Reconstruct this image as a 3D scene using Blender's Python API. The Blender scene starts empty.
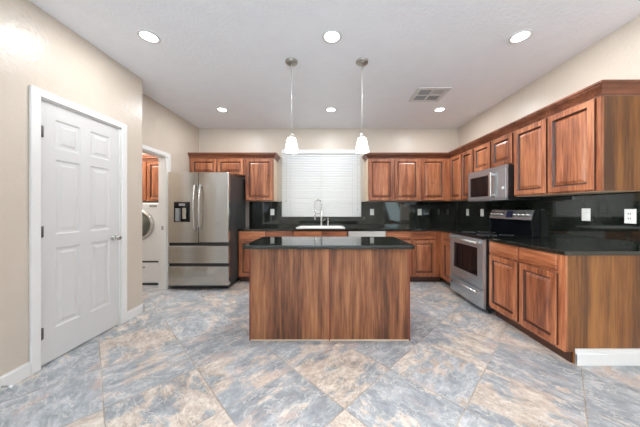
import bpy, bmesh, math, random
from mathutils import Vector, Matrix
random.seed(7)
C = bpy.context.scene.collection
sc = bpy.context.scene
PI = math.pi

# ------------------------------------------------------------------ camera, world, daylight, exposure
CAM_H = 1.25
cd = bpy.data.cameras.new('camera'); cam = bpy.data.objects.new('camera', cd); C.objects.link(cam)
cam.location = (0, 0, CAM_H); cam.rotation_euler = (PI/2, 0, 0)
cd.sensor_width = 36; cd.lens = 238/640*36
cd.shift_x = -8/640; cd.shift_y = -4.5/640
cd.clip_start = 0.05
sc.camera = cam

w = bpy.data.worlds.new('sky'); sc.world = w; w.use_nodes = True
wn = w.node_tree; bg = wn.nodes['Background']
sky = wn.nodes.new('ShaderNodeTexSky'); sky.sky_type = 'NISHITA'; sky.sun_disc = False
sky.sun_elevation = math.radians(42); sky.sun_rotation = math.radians(60)
wn.links.new(sky.outputs[0], bg.inputs[0]); bg.inputs[1].default_value = 0.12

sc.view_settings.view_transform = 'Standard'; sc.view_settings.look = 'None'
sc.view_settings.gamma = 1; sc.view_settings.use_curve_mapping = False
sc.view_settings.exposure = 0.27

def area(name, loc, rot, sx, sy, power, col=(1, 1, 1), spread=180):
    l = bpy.data.lights.new(name, 'AREA'); l.shape = 'RECTANGLE'; l.size = sx; l.size_y = sy
    l.energy = power; l.color = col; l.spread = math.radians(spread)
    o = bpy.data.objects.new(name, l); C.objects.link(o); o.location = loc; o.rotation_euler = rot
    return o
# daylight at patio glass and sink window; the other two are added unseen fill
area('daylight_patio_glass', (3.78, -4.42, 1.15), (PI/2+0.95, 0, 0), 0.75, 2.0, 9, (0.7, 0.93, 1.0))
area('added_fill_rear', (0.0, -4.42, 1.5), (PI/2+1.0, 0, 0), 2.6, 1.5, 345, (0.77, 0.89, 1.0), 120)  # added fill light, tilted up to brighten the ceiling
area('added_fill_side', (-2.2, -0.45, 1.5), (PI/2-0.3, 0, -PI/2), 2.5, 1.5, 82, (0.92, 0.96, 1.0), 100)  # added fill light for the cabinets on the right wall
area('daylight_sink_window', (-0.127, 4.79, 1.75), (-PI/2, 0, 0), 1.45, 1.2, 7, (0.97, 0.98, 1.0))

DOWNLIGHT_W = 11.0
PENDANT_W = 5.0

# ------------------------------------------------------------------ mesh helpers
class MB:
    def __init__(self): self.bm = bmesh.new(); self.mi = 0
    def face(self, vs):
        try:
            f = self.bm.faces.new(vs); f.material_index = self.mi; return f
        except ValueError: return None
    def box(self, x0, x1, y0, y1, z0, z1, bevel=0.0, seg=2):
        x0, x1 = sorted((x0, x1)); y0, y1 = sorted((y0, y1)); z0, z1 = sorted((z0, z1))
        v = [self.bm.verts.new(p) for p in ((x0,y0,z0),(x1,y0,z0),(x1,y1,z0),(x0,y1,z0),(x0,y0,z1),(x1,y0,z1),(x1,y1,z1),(x0,y1,z1))]
        fs = [self.face([v[i] for i in q]) for q in ((3,2,1,0),(4,5,6,7),(0,1,5,4),(1,2,6,5),(2,3,7,6),(3,0,4,7))]
        if bevel > 0:
            es = list({e for f in fs for e in f.edges})
            r = bmesh.ops.bevel(self.bm, geom=es, offset=bevel, segments=seg, affect='EDGES', profile=0.5)
            for f in r['faces']: f.material_index = self.mi
        return self
    def obox(self, c, ax, ay, az, bevel=0.0):
        """box with centre c and half-axis vectors"""
        c, ax, ay, az = map(Vector, (c, ax, ay, az))
        v = [self.bm.verts.new(c + sx*ax + sy*ay + sz*az) for sz in (-1, 1) for sx, sy in ((-1,-1),(1,-1),(1,1),(-1,1))]
        fs = [self.face([v[i] for i in q]) for q in ((3,2,1,0),(4,5,6,7),(0,1,5,4),(1,2,6,5),(2,3,7,6),(3,0,4,7))]
        if bevel > 0:
            es = list({e for f in fs for e in f.edges})
            bmesh.ops.bevel(self.bm, geom=es, offset=bevel, segments=2, affect='EDGES', profile=0.5)
        return self
    def lathe(self, prof, c, axis=(0,0,1), n=32, cap0=False, cap1=False):
        """prof: (radius, height) along axis"""
        a = Vector(axis).normalized()
        u = a.orthogonal().normalized(); w_ = a.cross(u)
        c = Vector(c); rings = []
        for r, h in prof:
            if r <= 1e-6: rings.append([self.bm.verts.new(c + a*h)])
            else: rings.append([self.bm.verts.new(c + a*h + r*(math.cos(2*PI*i/n)*u + math.sin(2*PI*i/n)*w_)) for i in range(n)])
        for A, B in zip(rings, rings[1:]):
            for i in range(n):
                j = (i+1) % n
                if len(A) == 1 and len(B) == 1: continue
                if len(A) == 1: f = self.face([A[0], B[j], B[i]])
                elif len(B) == 1: f = self.face([A[i], A[j], B[0]])
                else: f = self.face([A[i], A[j], B[j], B[i]])
                if f: f.smooth = True
        if cap0 and len(rings[0]) > 1: self.face(list(reversed(rings[0])))
        if cap1 and len(rings[-1]) > 1: self.face(rings[-1])
        return self
    def tube(self, pts, r, n=12):
        pts = [Vector(p) for p in pts]; rings = []
        t0 = (pts[1]-pts[0]).normalized(); u = t0.orthogonal().normalized()
        for i, p in enumerate(pts):
            t = (pts[min(i+1, len(pts)-1)] - pts[max(i-1, 0)]).normalized()
            u = (u - t*u.dot(t)).normalized(); v = t.cross(u)
            rr = r[i] if isinstance(r, (list, tuple)) else r
            rings.append([self.bm.verts.new(p + rr*(math.cos(2*PI*k/n)*u + math.sin(2*PI*k/n)*v)) for k in range(n)])
        for A, B in zip(rings, rings[1:]):
            for i in range(n):
                f = self.face([A[i], A[(i+1) % n], B[(i+1) % n], B[i]])
                if f: f.smooth = True
        self.face(list(reversed(rings[0]))); self.face(rings[-1])
        return self
    def rings(self, loops, cap=True, mats=None):
        """loops: list of lists of points (same count); quads between, caps at ends"""
        R = [[self.bm.verts.new(p) for p in L] for L in loops]; n = len(R[0])
        for k, (A, B) in enumerate(zip(R, R[1:])):
            if mats: self.mi = mats[k]
            for i in range(n): self.face([A[i], A[(i+1) % n], B[(i+1) % n], B[i]])
        self.mi = 0
        if cap: self.face(list(reversed(R[0]))); self.face(R[-1])
        return self
    def build(self, name, mat, parent=None, smooth_angle=None):
        me = bpy.data.meshes.new(name)
        bmesh.ops.recalc_face_normals(self.bm, faces=self.bm.faces)
        off = Vector((0, 0, 0)); p = parent
        while p: off += p.location; p = p.parent
        bmesh.ops.translate(self.bm, verts=self.bm.verts, vec=-off)
        self.bm.to_mesh(me); self.bm.free()
        for m in (mat if isinstance(mat, (list, tuple)) else [mat]): me.materials.append(m)
        o = bpy.data.objects.new(name, me); C.objects.link(o)
        if parent: o.parent = parent
        return o

def rebase(o, loc):
    """move a top-level mesh's origin without moving its shape"""
    loc = Vector(loc); o.data.transform(Matrix.Translation(-loc)); o.location = loc
    return o
def thing(name, label, cat, loc=(0,0,0), group=None):
    o = bpy.data.objects.new(name, None); C.objects.link(o); o.location = loc
    o.empty_display_size = 0.1
    return tag(o, label, cat, group)
def tag(o, label, cat, group=None):
    o['label'] = label; o['category'] = cat
    if group: o['group'] = group
    return o
def struct(o):
    o['kind'] = 'structure'; return o
def dup(root, loc, label=None, group=None):
    r = root.copy(); C.objects.link(r); r.location = loc
    if label: r['label'] = label
    if group: r['group'] = group
    for ch in list(root.children):
        c = ch.copy(); C.objects.link(c); c.parent = r
        for g in ch.children:
            d = g.copy(); C.objects.link(d); d.parent = c
    return r

# ------------------------------------------------------------------ materials
def nm(name):
    m = bpy.data.materials.new(name); m.use_nodes = True
    nt = m.node_tree; return m, nt, nt.nodes['Principled BSDF']
def N(nt, typ, **kw):
    n = nt.nodes.new(typ)
    for k, v in kw.items():
        if k in n.inputs: n.inputs[k].default_value = v
        else: setattr(n, k, v)
    return n
def ramp(nt, stops):
    r = nt.nodes.new('ShaderNodeValToRGB'); e = r.color_ramp.elements
    while len(e) < len(stops): e.new(0.5)
    for el, (p, c) in zip(e, stops): el.position = p; el.color = (*c, 1)
    return r
def mathn(nt, op, a, b=None):
    n = nt.nodes.new('ShaderNodeMath'); n.operation = op
    for i, v in enumerate((a, b)):
        if v is None: continue
        if isinstance(v, (int, float)): n.inputs[i].default_value = v
        else: nt.links.new(v, n.inputs[i])
    return n.outputs[0]
def mixc(nt, fac, a, b, mode='MIX'):
    n = nt.nodes.new('ShaderNodeMix'); n.data_type = 'RGBA'; n.blend_type = mode
    for i, v in ((0, fac), (6, a), (7, b)):
        if isinstance(v, (int, float)): n.inputs[i].default_value = v
        elif isinstance(v, tuple): n.inputs[i].default_value = (*v, 1)
        else: nt.links.new(v, n.inputs[i])
    return n.outputs[2]
def bump(nt, b, h, strength, dist=0.01):
    n = nt.nodes.new('ShaderNodeBump'); n.inputs['Strength'].default_value = strength; n.inputs['Distance'].default_value = dist
    nt.links.new(h, n.inputs['Height']); nt.links.new(n.outputs[0], b.inputs['Normal'])
def srgb(r, g, b):
    f = lambda c: (c/255/12.92) if c/255 <= 0.04045 else ((c/255+0.055)/1.055)**2.4
    return (f(r), f(g), f(b))

def plain(name, col, rough=0.5, metal=0.0, noise=0.04, spec=0.5, coat=0.0):
    m, nt, b = nm(name)
    tc = N(nt, 'ShaderNodeTexCoord'); nz = N(nt, 'ShaderNodeTexNoise', Scale=6.0, Detail=3.0)
    nt.links.new(tc.outputs['Object'], nz.inputs['Vector'])
    lo = tuple(c*(1-noise) for c in col); hi = tuple(min(1, c*(1+noise)) for c in col)
    r = ramp(nt, [(0.3, lo), (0.7, hi)]); nt.links.new(nz.outputs[0], r.inputs[0])
    nt.links.new(r.outputs[0], b.inputs['Base Color'])
    b.inputs['Roughness'].default_value = rough; b.inputs['Metallic'].default_value = metal
    b.inputs['Specular IOR Level'].default_value = spec; b.inputs['Coat Weight'].default_value = coat
    return m
def wall_paint(name, col, rough=0.34):
    m = plain(name, col, rough, noise=0.015); nt = m.node_tree; b = nt.nodes['Principled BSDF']
    g = N(nt, 'ShaderNodeNewGeometry'); nz = N(nt, 'ShaderNodeTexNoise', Scale=38.0, Detail=3.0, Roughness=0.5)
    nt.links.new(g.outputs['Position'], nz.inputs['Vector']); bump(nt, b, nz.outputs[0], 0.25, 0.012)
    return m
def wood(name, dark, mid, light, axis='Z', rough=0.36, bands=0.0, fine=1.0):
    m, nt, b = nm(name)
    tc = N(nt, 'ShaderNodeTexCoord'); oi = N(nt, 'ShaderNodeObjectInfo')
    mul = N(nt, 'ShaderNodeVectorMath', operation='MULTIPLY_ADD')
    cmb = N(nt, 'ShaderNodeCombineXYZ')
    for i in range(3): nt.links.new(oi.outputs['Random'], cmb.inputs[i])
    mul.inputs[1].default_value = (7.3, 5.1, 9.7)
    nt.links.new(cmb.outputs[0], mul.inputs[0]); nt.links.new(tc.outputs['Object'], mul.inputs[2])
    def mapped(s_across, s_along):
        mp = N(nt, 'ShaderNodeMapping'); i = 'XYZ'.index(axis)
        s = [s_across]*3; s[i] = s_along; mp.inputs['Scale'].default_value = s
        nt.links.new(mul.outputs[0], mp.inputs[0]); return mp.outputs[0]
    n1 = N(nt, 'ShaderNodeTexNoise', Scale=1.0, Detail=5.0, Roughness=0.55, Distortion=0.35); nt.links.new(mapped(11, 1.1), n1.inputs['Vector'])
    n2 = N(nt, 'ShaderNodeTexNoise', Scale=1.0, Detail=4.0, Roughness=0.6); nt.links.new(mapped(70, 3.5), n2.inputs['Vector'])
    n3 = N(nt, 'ShaderNodeTexNoise', Scale=1.0, Detail=1.0); nt.links.new(mapped(9.5 if bands else 3.0, 0.12), n3.inputs['Vector'])
    s = mathn(nt, 'ADD', mathn(nt, 'MULTIPLY', n1.outputs[0], 0.55), mathn(nt, 'MULTIPLY', n2.outputs[0], 0.5*fine))
    s = mathn(nt, 'ADD', s, mathn(nt, 'MULTIPLY', n3.outputs[0], 0.25 + bands))
    c = (0.55+0.5*fine+0.25+bands)/2
    r = ramp(nt, [(c-0.16, dark), (c-0.01, mid), (c+0.16, light)]); nt.links.new(s, r.inputs[0])
    # small per-board tint
    hv = N(nt, 'ShaderNodeHueSaturation'); nt.links.new(r.outputs[0], hv.inputs['Color'])
    nt.links.new(mathn(nt, 'ADD', mathn(nt, 'MULTIPLY', oi.outputs['Random'], 0.22), 0.89), hv.inputs['Value'])
    col = hv.outputs[0]
    # sparse knots
    vo = N(nt, 'ShaderNodeTexVoronoi', Scale=1.0); nt.links.new(mapped(3.3, 2.1), vo.inputs['Vector'])
    kr = ramp(nt, [(0.02, (1, 1, 1)), (0.05, (0, 0, 0))]); nt.links.new(vo.outputs['Distance'], kr.inputs[0])
    col = mixc(nt, mathn(nt, 'MULTIPLY', kr.outputs[0], 0.8), col, tuple(d*0.3 for d in dark))
    nt.links.new(col, b.inputs['Base Color']); b.inputs['Roughness'].default_value = rough
    b.inputs['Coat Weight'].default_value = 0.35; b.inputs['Coat Roughness'].default_value = 0.3
    bump(nt, b, n2.outputs[0], 0.06, 0.003)
    return m

BEIGE = wall_paint('beige_wall_paint', srgb(206, 194, 179))
UNSEEN_DARK = wall_paint('unseen_wall_dark_paint', srgb(92, 92, 82))  # unseen wall made dark to keep the granite reflection dark
CEIL = wall_paint('white_ceiling_paint', srgb(240, 241, 244), 0.6)
TRIMW = plain('bright_white_trim_paint', srgb(231, 230, 227), 0.32, noise=0.01)
WHITE = plain('white_trim_paint', srgb(212, 211, 209), 0.32, noise=0.01)
cd_, cm_, cl_ = srgb(96, 48, 26), srgb(158, 92, 57), srgb(202, 136, 94)
WOODZ = wood('cherry_wood_upright', cd_, cm_, cl_, 'Z')
WOODX = wood('cherry_wood_across', cd_, cm_, cl_, 'X')
WOODY = wood('cherry_wood_along', cd_, cm_, cl_, 'Y')
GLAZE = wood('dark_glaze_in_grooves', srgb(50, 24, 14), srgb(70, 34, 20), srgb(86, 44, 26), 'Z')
CROWNX = wood('crown_wood_across', srgb(78, 40, 25), srgb(124, 70, 45), srgb(160, 100, 68), 'X')
PANEL = wood('striped_veneer_panel', srgb(82, 43, 22), srgb(140, 85, 50), srgb(184, 124, 80), 'Z', 0.4, bands=0.35)
GOLDEN = wood('golden_brown_veneer', srgb(84, 46, 16), srgb(126, 76, 30), srgb(158, 102, 48), 'Z', 0.38, bands=0.3)
REDEDGE = wood('reddish_edge_strip', srgb(92, 34, 20), srgb(128, 52, 32), srgb(150, 66, 40), 'Z')
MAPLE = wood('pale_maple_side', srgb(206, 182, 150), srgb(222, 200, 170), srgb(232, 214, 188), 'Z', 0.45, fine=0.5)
KICK = wood('dark_kick_board', srgb(44, 22, 12), srgb(62, 32, 18), srgb(78, 42, 24), 'X')
STEEL = None
def steel(name, col, axis, rough=0.27, metal=0.75):
    m, nt, b = nm(name)
    tc = N(nt, 'ShaderNodeTexCoord'); mp = N(nt, 'ShaderNodeMapping')
    s = [260.0]*3; s['XYZ'.index(axis)] = 2.0; mp.inputs['Scale'].default_value = s
    nz = N(nt, 'ShaderNodeTexNoise', Scale=1.0, Detail=2.0)
    nt.links.new(tc.outputs['Object'], mp.inputs[0]); nt.links.new(mp.outputs[0], nz.inputs['Vector'])
    r = ramp(nt, [(0.3, tuple(c*0.93 for c in col)), (0.7, col)]); nt.links.new(nz.outputs[0], r.inputs[0])
    nt.links.new(r.outputs[0], b.inputs['Base Color'])
    b.inputs['Metallic'].default_value = metal; b.inputs['Roughness'].default_value = rough
    bump(nt, b, nz.outputs[0], 0.03, 0.001)
    return m
STEEL = steel('brushed_stainless', srgb(190, 186, 179), 'X', 0.17, 0.9)
STEELY = steel('brushed_stainless_along', srgb(186, 193, 198), 'Y')
CHROME = steel('polished_nickel', srgb(215, 214, 210), 'Z', 0.18, 0.85)
NICKEL = steel('satin_nickel', srgb(176, 172, 164), 'Z', 0.3)
HINGE = plain('dark_hinge_metal', srgb(84, 82, 78), 0.4, 0.5)
ROD = plain('pale_nickel_rod', srgb(196, 194, 188), 0.35, 0.5)
SILVER = plain('silver_panel', srgb(214, 212, 206), 0.35, 0.35)
BLACK = plain('black_plastic', (0.012, 0.012, 0.013), 0.35)
BLACKGLASS = plain('black_glass', (0.005, 0.006, 0.008), 0.06, spec=0.35)
WASHGLASS = plain('smoky_door_glass', srgb(98, 100, 88), 0.12)
DARKGREY = plain('dark_grey_enamel', srgb(62, 64, 64), 0.4)
ENAMEL = plain('white_enamel', srgb(238, 238, 236), 0.2, noise=0.01)
GREYPL = plain('grey_plastic', srgb(150, 150, 150), 0.4)
SINKW = plain('white_sink_enamel', srgb(240, 240, 236), 0.18, noise=0.01)
RUBBER = plain('dark_rubber', (0.02, 0.02, 0.02), 0.7)
OUTLETW = plain('white_outlet_plastic', srgb(236, 236, 230), 0.35, noise=0.01)

def granite():
    m, nt, b = nm('dark_green_granite')
    g = N(nt, 'ShaderNodeNewGeometry')
    n1 = N(nt, 'ShaderNodeTexNoise', Scale=70.0, Detail=5.0, Roughness=0.7); nt.links.new(g.outputs['Position'], n1.inputs['Vector'])
    n2 = N(nt, 'ShaderNodeTexNoise', Scale=7.0, Detail=4.0); nt.links.new(g.outputs['Position'], n2.inputs['Vector'])
    vo = N(nt, 'ShaderNodeTexVoronoi', Scale=120.0); nt.links.new(g.outputs['Position'], vo.inputs['Vector'])
    r = ramp(nt, [(0.40, srgb(7, 9, 8)), (0.53, srgb(24, 29, 25)), (0.63, srgb(56, 62, 50)), (0.74, srgb(112, 114, 98))])
    s = mathn(nt, 'ADD', mathn(nt, 'MULTIPLY', n1.outputs[0], 0.75), mathn(nt, 'MULTIPLY', n2.outputs[0], 0.25))
    nt.links.new(s, r.inputs[0])
    sp = ramp(nt, [(0.06, (1, 1, 1)), (0.16, (0, 0, 0))]); nt.links.new(vo.outputs['Distance'], sp.inputs[0])
    col = mixc(nt, mathn(nt, 'MULTIPLY', sp.outputs[0], 0.25), r.outputs[0], srgb(150, 150, 132))
    nt.links.new(col, b.inputs['Base Color'])
    b.inputs['Roughness'].default_value = 0.045; b.inputs['IOR'].default_value = 1.72
    return m
GRANITE = granite()

def slate():
    m, nt, b = nm('slate_look_tile')
    T = 0.7535
    g = N(nt, 'ShaderNodeNewGeometry'); sx = N(nt, 'ShaderNodeSeparateXYZ'); nt.links.new(g.outputs['Position'], sx.inputs[0])
    u = mathn(nt, 'DIVIDE', mathn(nt, 'SUBTRACT', mathn(nt, 'ADD', sx.outputs[0], sx.outputs[1]), 0.085), T)
    v = mathn(nt, 'DIVIDE', mathn(nt, 'ADD', mathn(nt, 'SUBTRACT', sx.outputs[0], sx.outputs[1]), 0.63), T)
    iu, iv = mathn(nt, 'FLOOR', u), mathn(nt, 'FLOOR', v)
    fu, fv = mathn(nt, 'FRACT', u), mathn(nt, 'FRACT', v)
    cell = N(nt, 'ShaderNodeCombineXYZ'); nt.links.new(iu, cell.inputs[0]); nt.links.new(iv, cell.inputs[1])
    wn_ = N(nt, 'ShaderNodeTexWhiteNoise', noise_dimensions='2D'); nt.links.new(cell.outputs[0], wn_.inputs['Vector'])
    sc_ = N(nt, 'ShaderNodeSeparateColor'); nt.links.new(wn_.outputs['Color'], sc_.inputs[0])
    # local coordinate, streak direction swapped on some tiles
    swap = mathn(nt, 'GREATER_THAN', sc_.outputs[0], 0.55)
    def lerp(a, b_):
        return mathn(nt, 'ADD', mathn(nt, 'MULTIPLY', a, mathn(nt, 'SUBTRACT', 1.0, swap)), mathn(nt, 'MULTIPLY', b_, swap))
    p, q = lerp(fu, fv), lerp(fv, fu)
    loc = N(nt, 'ShaderNodeCombineXYZ')
    nt.links.new(mathn(nt, 'ADD', mathn(nt, 'MULTIPLY', p, 1.0), mathn(nt, 'MULTIPLY', sc_.outputs[1], 40)), loc.inputs[0])
    nt.links.new(mathn(nt, 'ADD', mathn(nt, 'MULTIPLY', q, 1.7), mathn(nt, 'MULTIPLY', sc_.outputs[2], 40)), loc.inputs[1])
    nt.links.new(mathn(nt, 'MULTIPLY', sc_.outputs[0], 30), loc.inputs[2])
    def noise(s, d, r_, dist):
        n = N(nt, 'ShaderNodeTexNoise', Scale=s, Detail=d, Roughness=r_, Distortion=dist)
        nt.links.new(loc.outputs[0], n.inputs['Vector']); return n.outputs[0]
    a = noise(1.7, 14.0, 0.72, 0.25); bb = noise(3.4, 12.0, 0.8, 0.2); cc = noise(11.0, 9.0, 0.8, 0.1); dd = noise(1.3, 10.0, 0.7, 0.3); vv = noise(2.3, 10.0, 0.62, 0.4)
    base = ramp(nt, [(0.32, srgb(124, 129, 134)), (0.5, srgb(164, 168, 171)), (0.66, srgb(208, 209, 209))]); nt.links.new(bb, base.inputs[0])
    tan = ramp(nt, [(0.36, srgb(140, 128, 118)), (0.47, srgb(186, 166, 147)), (0.58, srgb(214, 199, 182)), (0.68, srgb(234, 230, 222))]); nt.links.new(bb, tan.inputs[0])
    a = mathn(nt, 'ADD', a, mathn(nt, 'MULTIPLY', mathn(nt, 'SUBTRACT', sc_.outputs[1], 0.55), 0.16))
    m1 = ramp(nt, [(0.525, (0, 0, 0)), (0.545, (1, 1, 1))]); nt.links.new(a, m1.inputs[0])
    hs = N(nt, 'ShaderNodeHueSaturation'); nt.links.new(base.outputs[0], hs.inputs['Color'])
    nt.links.new(mathn(nt, 'ADD', mathn(nt, 'MULTIPLY', sc_.outputs[2], 0.24), 0.81), hs.inputs['Value'])
    col = mixc(nt, mathn(nt, 'MULTIPLY', m1.outputs[0], 0.8), hs.outputs[0], tan.outputs[0])
    m2 = ramp(nt, [(0.55, (0, 0, 0)), (0.63, (1, 1, 1))]); nt.links.new(dd, m2.inputs[0])
    col = mixc(nt, mathn(nt, 'MULTIPLY', m2.outputs[0], 0.6), col, srgb(192, 166, 152))
    m3 = ramp(nt, [(0.56, (0, 0, 0)), (0.70, (1, 1, 1))]); nt.links.new(cc, m3.inputs[0])
    col = mixc(nt, mathn(nt, 'MULTIPLY', m3.outputs[0], 0.35), col, srgb(222, 216, 204))
    m4 = ramp(nt, [(0.30, (1, 1, 1)), (0.42, (0, 0, 0))]); nt.links.new(cc, m4.inputs[0])
    col = mixc(nt, mathn(nt, 'MULTIPLY', m4.outputs[0], 0.45), col, srgb(92, 98, 104))
    ve = ramp(nt, [(0.004, (1, 1, 1)), (0.016, (0, 0, 0))]); nt.links.new(mathn(nt, 'ABSOLUTE', mathn(nt, 'SUBTRACT', vv, 0.52)), ve.inputs[0])
    col = mixc(nt, mathn(nt, 'MULTIPLY', ve.outputs[0], 0.5), col, srgb(226, 220, 208))
    # grout
    eu = mathn(nt, 'MINIMUM', fu, mathn(nt, 'SUBTRACT', 1.0, fu)); ev = mathn(nt, 'MINIMUM', fv, mathn(nt, 'SUBTRACT', 1.0, fv))
    e = mathn(nt, 'MINIMUM', eu, ev)
    gm = ramp(nt, [(0.0055, (1, 1, 1)), (0.0085, (0, 0, 0))]); nt.links.new(e, gm.inputs[0])
    gcol = ramp(nt, [(0.4, srgb(126, 112, 100)), (0.6, srgb(196, 184, 168))]); nt.links.new(dd, gcol.inputs[0])
    col = mixc(nt, gm.outputs[0], col, gcol.outputs[0])
    nt.links.new(col, b.inputs['Base Color'])
    b.inputs['Roughness'].default_value = 0.38
    h = mathn(nt, 'SUBTRACT', mathn(nt, 'MULTIPLY', cc, 0.5), mathn(nt, 'MULTIPLY', gm.outputs[0], 1.0))
    bump(nt, b, h, 0.2, 0.006)
    return m
SLATE = slate()

def emis(name, col, strength):
    m, nt, b = nm(name)
    b.inputs['Base Color'].default_value = (*col, 1); b.inputs['Emission Color'].default_value = (*col, 1)
    b.inputs['Emission Strength'].default_value = strength; b.inputs['Roughness'].default_value = 0.4
    return m
LAMP = emis('lit_downlight_lens', (1.0, 0.97, 0.92), 6.0)
SHADE = emis('lit_frosted_glass', (1.0, 0.97, 0.93), 4.5)
DISPLAY = emis('dim_blue_display', srgb(24, 34, 66), 0.1)

def glass():
    m, nt, b = nm('window_glass')
    nt.nodes.remove(b)
    tr = N(nt, 'ShaderNodeBsdfTransparent'); gl = N(nt, 'ShaderNodeBsdfGlossy', Roughness=0.02)
    fr = N(nt, 'ShaderNodeFresnel', IOR=1.45); mx = N(nt, 'ShaderNodeMixShader')
    nt.links.new(fr.outputs[0], mx.inputs[0]); nt.links.new(tr.outputs[0], mx.inputs[1]); nt.links.new(gl.outputs[0], mx.inputs[2])
    nt.links.new(mx.outputs[0], nt.nodes['Material Output'].inputs[0]); return m
GLASS = glass()
def blindmat():
    m, nt, b = nm('white_blind_vinyl')
    b.inputs['Base Color'].default_value = (*srgb(240, 240, 238), 1); b.inputs['Roughness'].default_value = 0.45
    tl = N(nt, 'ShaderNodeBsdfTranslucent'); tl.inputs[0].default_value = (0.9, 0.9, 0.88, 1)
    mx = N(nt, 'ShaderNodeMixShader'); mx.inputs[0].default_value = 0.2
    nt.links.new(b.outputs[0], mx.inputs[1]); nt.links.new(tl.outputs[0], mx.inputs[2])
    nt.links.new(mx.outputs[0], nt.nodes['Material Output'].inputs[0]); return m
BLIND = blindmat()

# ------------------------------------------------------------------ room shell
H = 2.82
XL, XL2, XR, YB = -2.25, -2.515, 2.525, 4.64
YJ = 2.884                                    # corner where the left wall steps back
m = MB(); m.box(-4.4, 5.2, -4.7, 4.75, -0.1, 0); struct(m.build('floor', SLATE))
m = MB(); m.box(-4.4, 5.2, -4.7, 4.75, H, H+0.1); struct(m.build('ceiling', CEIL))
WX0, WX1, WZ0, WZ1 = -0.875, 0.625, 1.115, 2.36   # sink window hole
m = MB(); t = 0.14
m.box(-4.4, WX0, YB, YB+t, 0, H); m.box(WX1, XR+t, YB, YB+t, 0, H); m.box(WX0, WX1, YB, YB+t, 0, WZ0); m.box(WX0, WX1, YB, YB+t, WZ1, H)
struct(m.build('wall_back', BEIGE))
DY0, DY1, DZ = 1.852, 2.583, 2.125               # pantry door opening
m = MB(); m.box(XL-0.12, XL, -4.6, -1.75, 0, H); m.box(XL-0.12, XL, 0.85, DY0, 0, H); m.box(XL-0.12, XL, -1.75, 0.85, 0, 0.7); m.box(XL-0.12, XL, -1.75, 0.85, 2.3, H); m.box(XL-0.12, XL, DY1, YJ, 0, H); m.box(XL-0.12, XL, DY0, DY1, DZ, H)
m.box(XL2-0.12, XL-0.12, YJ-0.12, YJ, 0, H)
struct(m.build('wall_left', BEIGE))
OY0, OY1, OZ = 2.96, 3.715, 2.062                # laundry opening
m = MB(); m.box(XL2-0.12, XL2, OY1, YB, 0, H); m.box(XL2-0.12, XL2, YJ, OY0, 0, H); m.box(XL2-0.12, XL2, OY0, OY1, OZ, H)
struct(m.build('wall_left_recess', BEIGE))
m = MB(); m.box(-4.4, -4.28, YJ-0.12, YB, 0, H); m.box(-4.28, XL2-0.12, YJ-0.12, YJ, 0, H)
struct(m.build('wall_laundry', BEIGE))
m = MB(); m.box(XR, XR+0.14, 0.9, YB, 0, H); m.box(XR+0.14, 5.2, 0.9, 1.02, 0, H)
struct(m.build('wall_right', BEIGE))
m = MB(); m.box(5.06, 5.2, -4.6, 0.9, 0, H); struct(m.build('wall_living', UNSEEN_DARK))
m = MB()
m.box(XL-0.12, -1.35, -4.74, -4.6, 0, H); m.box(1.35, 3.3, -4.74, -4.6, 0, H); m.box(4.25, 5.2, -4.74, -4.6, 0, H)
m.box(-1.35, 1.35, -4.74, -4.6, 0, 0.7); m.box(-1.35, 1.35, -4.74, -4.6, 2.3, H); m.box(3.3, 4.25, -4.74, -4.6, 2.2, H)
struct(m.build('wall_rear', BEIGE))

def window(name, x0, x1, z0, z1, y0, y1, mull):
    e = struct(bpy.data.objects.new(name, None)); C.objects.link(e); e.location = ((x0+x1)/2, (y0+y1)/2, z0)
    f = MB(); b = 0.05
    f.box(x0, x0+b, y0, y1, z0, z1); f.box(x1-b, x1, y0, y1, z0, z1); f.box(x0+b, x1-b, y0, y1, z0, z0+b); f.box(x0+b, x1-b, y0, y1, z1-b, z1)
    for k in mull: f.box(k-0.03, k+0.03, y0, y1, z0+b, z1-b)
    f.build('window_frame', WHITE, e)
    g = MB(); yc = (y0+y1)/2; g.box(x0+b, x1-b, yc-0.003, yc+0.003, z0+b, z1-b); g.build('pane', GLASS, e)
window('window_1', WX0, WX1, WZ0, WZ1, YB+0.08, YB+0.13, [(WX0+WX1)/2])
window('added_window_rear', -1.35, 1.35, 0.7, 2.3, -4.72, -4.66, [-0.45, 0.45])  # unseen window made up to carry the rear fill light
window('window_3', 3.3, 4.25, 0.0, 2.2, -4.72, -4.66, [])

e = struct(bpy.data.objects.new('added_window_left', None)); C.objects.link(e); e.location = (XL-0.08, -0.45, 0.7)  # unseen window made up to carry the side fill light
m = MB(); x0, x1 = XL-0.11, XL-0.05
m.box(x0, x1, -1.75, -1.70, 0.7, 2.3); m.box(x0, x1, 0.80, 0.85, 0.7, 2.3); m.box(x0, x1, -1.70, 0.80, 0.7, 0.75); m.box(x0, x1, -1.70, 0.80, 2.25, 2.3); m.box(x0, x1, -0.48, -0.42, 0.75, 2.25)
m.build('window_frame', WHITE, e)
m = MB(); m.box(XL-0.083, XL-0.077, -1.70, 0.80, 0.75, 2.25); m.build('pane', GLASS, e)
# casing around the sink window, against the granite and the wall
m = MB(); y0 = YB-0.012
m.box(-0.897, WX0, y0, YB, 1.10, 2.39); m.box(WX1, 0.645, y0, YB, 1.10, 2.39)
struct(m.build('trim_1', TRIMW))
# casing of the pantry door
m = MB(); x1 = XL+0.02
m.box(XL, x1, DY0-0.062, DY0, 0, DZ+0.06, 0.004); m.box(XL, x1, DY1, DY1+0.062, 0, DZ+0.06, 0.004); m.box(XL, x1, DY0, DY1, DZ, DZ+0.06, 0.004)
m.box(XL-0.12, XL, DY0, DY0+0.012, 0, DZ); m.box(XL-0.12, XL, DY1-0.012, DY1, 0, DZ); m.box(XL-0.12, XL, DY0, DY1, DZ-0.012, DZ)
struct(m.build('trim_2', TRIMW))
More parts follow.
